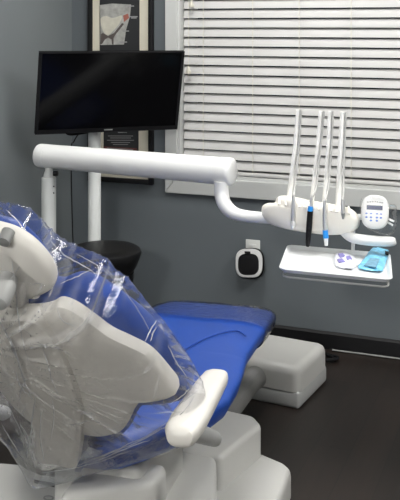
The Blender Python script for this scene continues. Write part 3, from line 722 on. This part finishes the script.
# ------------------------------------------------------------------ plastic sleeve over the backrest and headrest
sl = [(-60, 196), (-25, 199), (0, 206.5), (16, 208.5), (30, 215), (46, 231), (62, 244), (82, 253), (104, 262), (114, 273), (127, 283), (146, 306), (166, 330), (186, 357), (197, 375), (203, 388), (205, 402), (200, 415), (188, 428), (160, 440), (130, 452), (100, 462), (64, 473), (38, 477), (26, 458), (12, 430), (-10, 405), (-40, 380), (-90, 340), (-95, 270)]
def kl(l): return max(0, min(1, (l + .02) / .5))
def sref(l): return -.03 + .15 * kl(l)
def slpx(x, y):
    w, l = backpx(x, y, .08, .5)
    for _ in range(4): w, l = backpx(x, y, sref(l), .5)
    return w, l
so = crom([slpx(x, y) for x, y in sl], 10, True)
sc0 = slpx(40, 330)
def ridged(v): return 1 - abs(noise.noise(v)) * 2
FC = slpx(6, 292)
def folds(w, l, sgn):
    dx, dy = w - FC[0], l - FC[1]; ang = math.atan2(dy, dx); rd = math.hypot(dx, dy)
    f1 = max(0, ridged(Vector((ang * 4.5, rd * .9, sgn * 5.1)))) ** 22
    f2 = max(0, ridged(Vector((ang * 9.0, rd * 2.2, 9 + sgn * 3)))) ** 20
    f3 = max(0, ridged(Vector((w * 9 + l * 4, l * 6, 20 + sgn * 3)))) ** 30
    msk = .5 + noise.noise(Vector((w * 7, l * 7, 31 + sgn * 2)))
    return f1, f2, f3, max(0, min(1, msk * 1.3))
def wr(w, l, t_, sgn):
    # folds fan out from the shoulder of the headrest
    f1, f2, f3, mk = folds(w, l, sgn)
    f = .012 * f1 + .007 * f2 + .006 * f3 + noise.noise(Vector((w * 14, l * 14, sgn))) * .005
    return f * (0.3 + .7 * (1 - t_ ** 4)) * (1 if sgn >= 0 else -1)
b = B()
def slf(w, l, o):
    oo = o * (.045 + .125 * kl(l)) / .17 if o < 0 else o
    v = P0 + cr * w + bu * l + bn * (sref(l) + .5 * w * w + oo); slw.append((w, l, o)); return v
slw = []
pillow(b, so, slf, .03, .17, (4.5, 7), 84, sc0, wr)
ps_ = obj('plastic_sleeve', b, M['film'])
at_ = ps_.data.attributes.new('fold', 'FLOAT', 'POINT')
for k, (w, l, o) in enumerate(slw):
    f1, f2, f3, mk = folds(w, l, 0 if abs(o) < 1e-6 else (1 if o > 0 else -1))
    at_.data[k].value = min(1, (f1 + .4 * f2 + .5 * f3) * mk * .8 + max(0, min(.34, (-.03 - w) * 1.3)) * (.55 + .9 * abs(noise.noise(Vector((w * 16, l * 5, 2))))))
tag(ps_, 'crinkled clear plastic sleeve draped over the backrest and headrest of the chair', 'plastic cover')
# pleats of the film, their bright glints put in as whitish strands
from mathutils.bvhtree import BVHTree
bm_ = bmesh.new(); bm_.from_mesh(ps_.data); bm_.transform(wmat(ps_)); bvh = BVHTree.FromBMesh(bm_); bm_.free()
PLEATS = [([(6, 210), (18, 221), (27, 236), (34, 250)], 1.3), ([(27, 219), (22, 235), (13, 252)], 1.1), ([(12, 261), (15, 286), (17, 305), (20, 326), (24, 346), (30, 366)], 1.1),
    ([(-2, 318), (12, 344), (22, 374), (32, 400)], 1.9), ([(4, 330), (16, 356), (24, 382)], 1.0), ([(16, 372), (20, 386), (29, 396)], 1.3), ([(19, 402), (22, 388), (27, 378)], 1.0), ([(98, 262), (116, 279), (136, 307), (153, 337)], .9),
    ([(144, 344), (152, 328), (156, 321)], 1.1), ([(150, 341), (156, 327)], 1.2), ([(76, 254), (90, 261), (106, 272), (117, 283)], 1.0), ([(50, 240), (62, 253), (80, 264), (98, 275)], 1.2),
    ([(60, 284), (78, 276), (94, 269)], 1.2), ([(57, 306), (60, 317), (66, 323), (76, 327)], .9), ([(42, 345), (47, 362), (52, 380), (60, 398)], 1.0),
    ([(66, 470), (100, 457), (135, 443), (165, 427), (184, 411), (196, 393)], 1.6), ([(74, 467), (115, 450), (150, 434), (178, 414)], 1.1), ([(42, 473), (88, 465), (130, 451)], 1.3), ([(90, 464), (125, 449), (150, 440)], 1.7),
    ([(2, 425), (14, 445), (27, 466)], 1.2), ([(6, 402), (18, 425), (29, 448), (35, 468)], 1.4), ([(20, 424), (28, 439), (26, 460)], 1.5), ([(36, 396), (32, 420), (31, 446)], 1.4), ([(42, 410), (40, 436), (44, 462)], 1.1),
    ([(170, 404), (184, 394), (198, 382)], 1.0), ([(168, 418), (182, 403), (197, 391)], 1.1), ([(46, 263), (55, 258), (66, 259)], 1.1), ([(30, 284), (44, 283), (56, 277)], 1.0), ([(25, 270), (36, 262), (40, 250)], .9), ([(0, 290), (12, 278), (22, 262)], 1.0), ([(52, 400), (54, 420), (50, 440)], .9), ([(168, 345), (176, 362), (188, 378)], .9)]
rp_ = random.Random(7)
for line, rad in PLEATS:
    pts = []
    for x, y in crom([tuple(map(float, q)) for q in line], 6):
        hit = bvh.ray_cast(C0, ray(x + rp_.uniform(-.5, .5), y + rp_.uniform(-.5, .5)).normalized())
        if hit[0]: pts.append(hit[0])
    if len(pts) < 4: continue
    n = len(pts); b = B(); tube(b, pts, [.00125 * rad * (.25 + .9 * math.sin(PI * (k + .3) / n) * rp_.uniform(.6, 1.2)) for k in range(n)], 6, flat=.5); obj('pleat_glint', b, M['pleat_glint'], ps_)
# toe cover
b = B()
loft(b, [(s, hw + .006, zt_ + .006, zb2 - .006, tp2, d2 - .001) for s, hw, zt_, zb2, tp2, d2 in [(1.02, .246, .479, .381, .1, .006)] + LEG[3:]] + [(1.315, .1, .43, .40, .1, 0)], lambda w, s, z: legp(w, s, z) + Vector((0, 0, noise.noise(Vector((w * 30, s * 40, z * 10))) * .005)), 72)
tag(obj('toe_cover', b, M['film2']), 'clear plastic cover over the foot end of the blue leg rest', 'plastic cover')

# ------------------------------------------------------------------ cords on the floor by the baseboard
rnd = random.Random(4)
c = atZ(322, 357, .01); pts = []
for i in range(26):
    a = i * 1.15; rr_ = .035 + .03 * rnd.random()
    pts.append(Vector((c.x + math.cos(a) * rr_ * 1.3, c.y + math.sin(a) * rr_ * .8, .007 + .012 * rnd.random())))
b = B(); tube(b, pts + [c + Vector((-.1, .12, .0)), c + Vector((-.35, .2, -.004))], .0045, 8, smooth=4)
tag(obj('power_cord', b, M['mblack']), 'tangled black power cord on the floor by the baseboard', 'cord')
b = B(); tube(b, [(c.x + .02, YB - .03, .006), (c.x + .3, YB - .026, .006), (c.x + .8, YB - .024, .006), (XR - .3, YB - .024, .006)], .004, 8, smooth=6)
tag(obj('floor_cable', b, M['dgrey']), 'thin grey cable running along the foot of the black baseboard', 'cord')
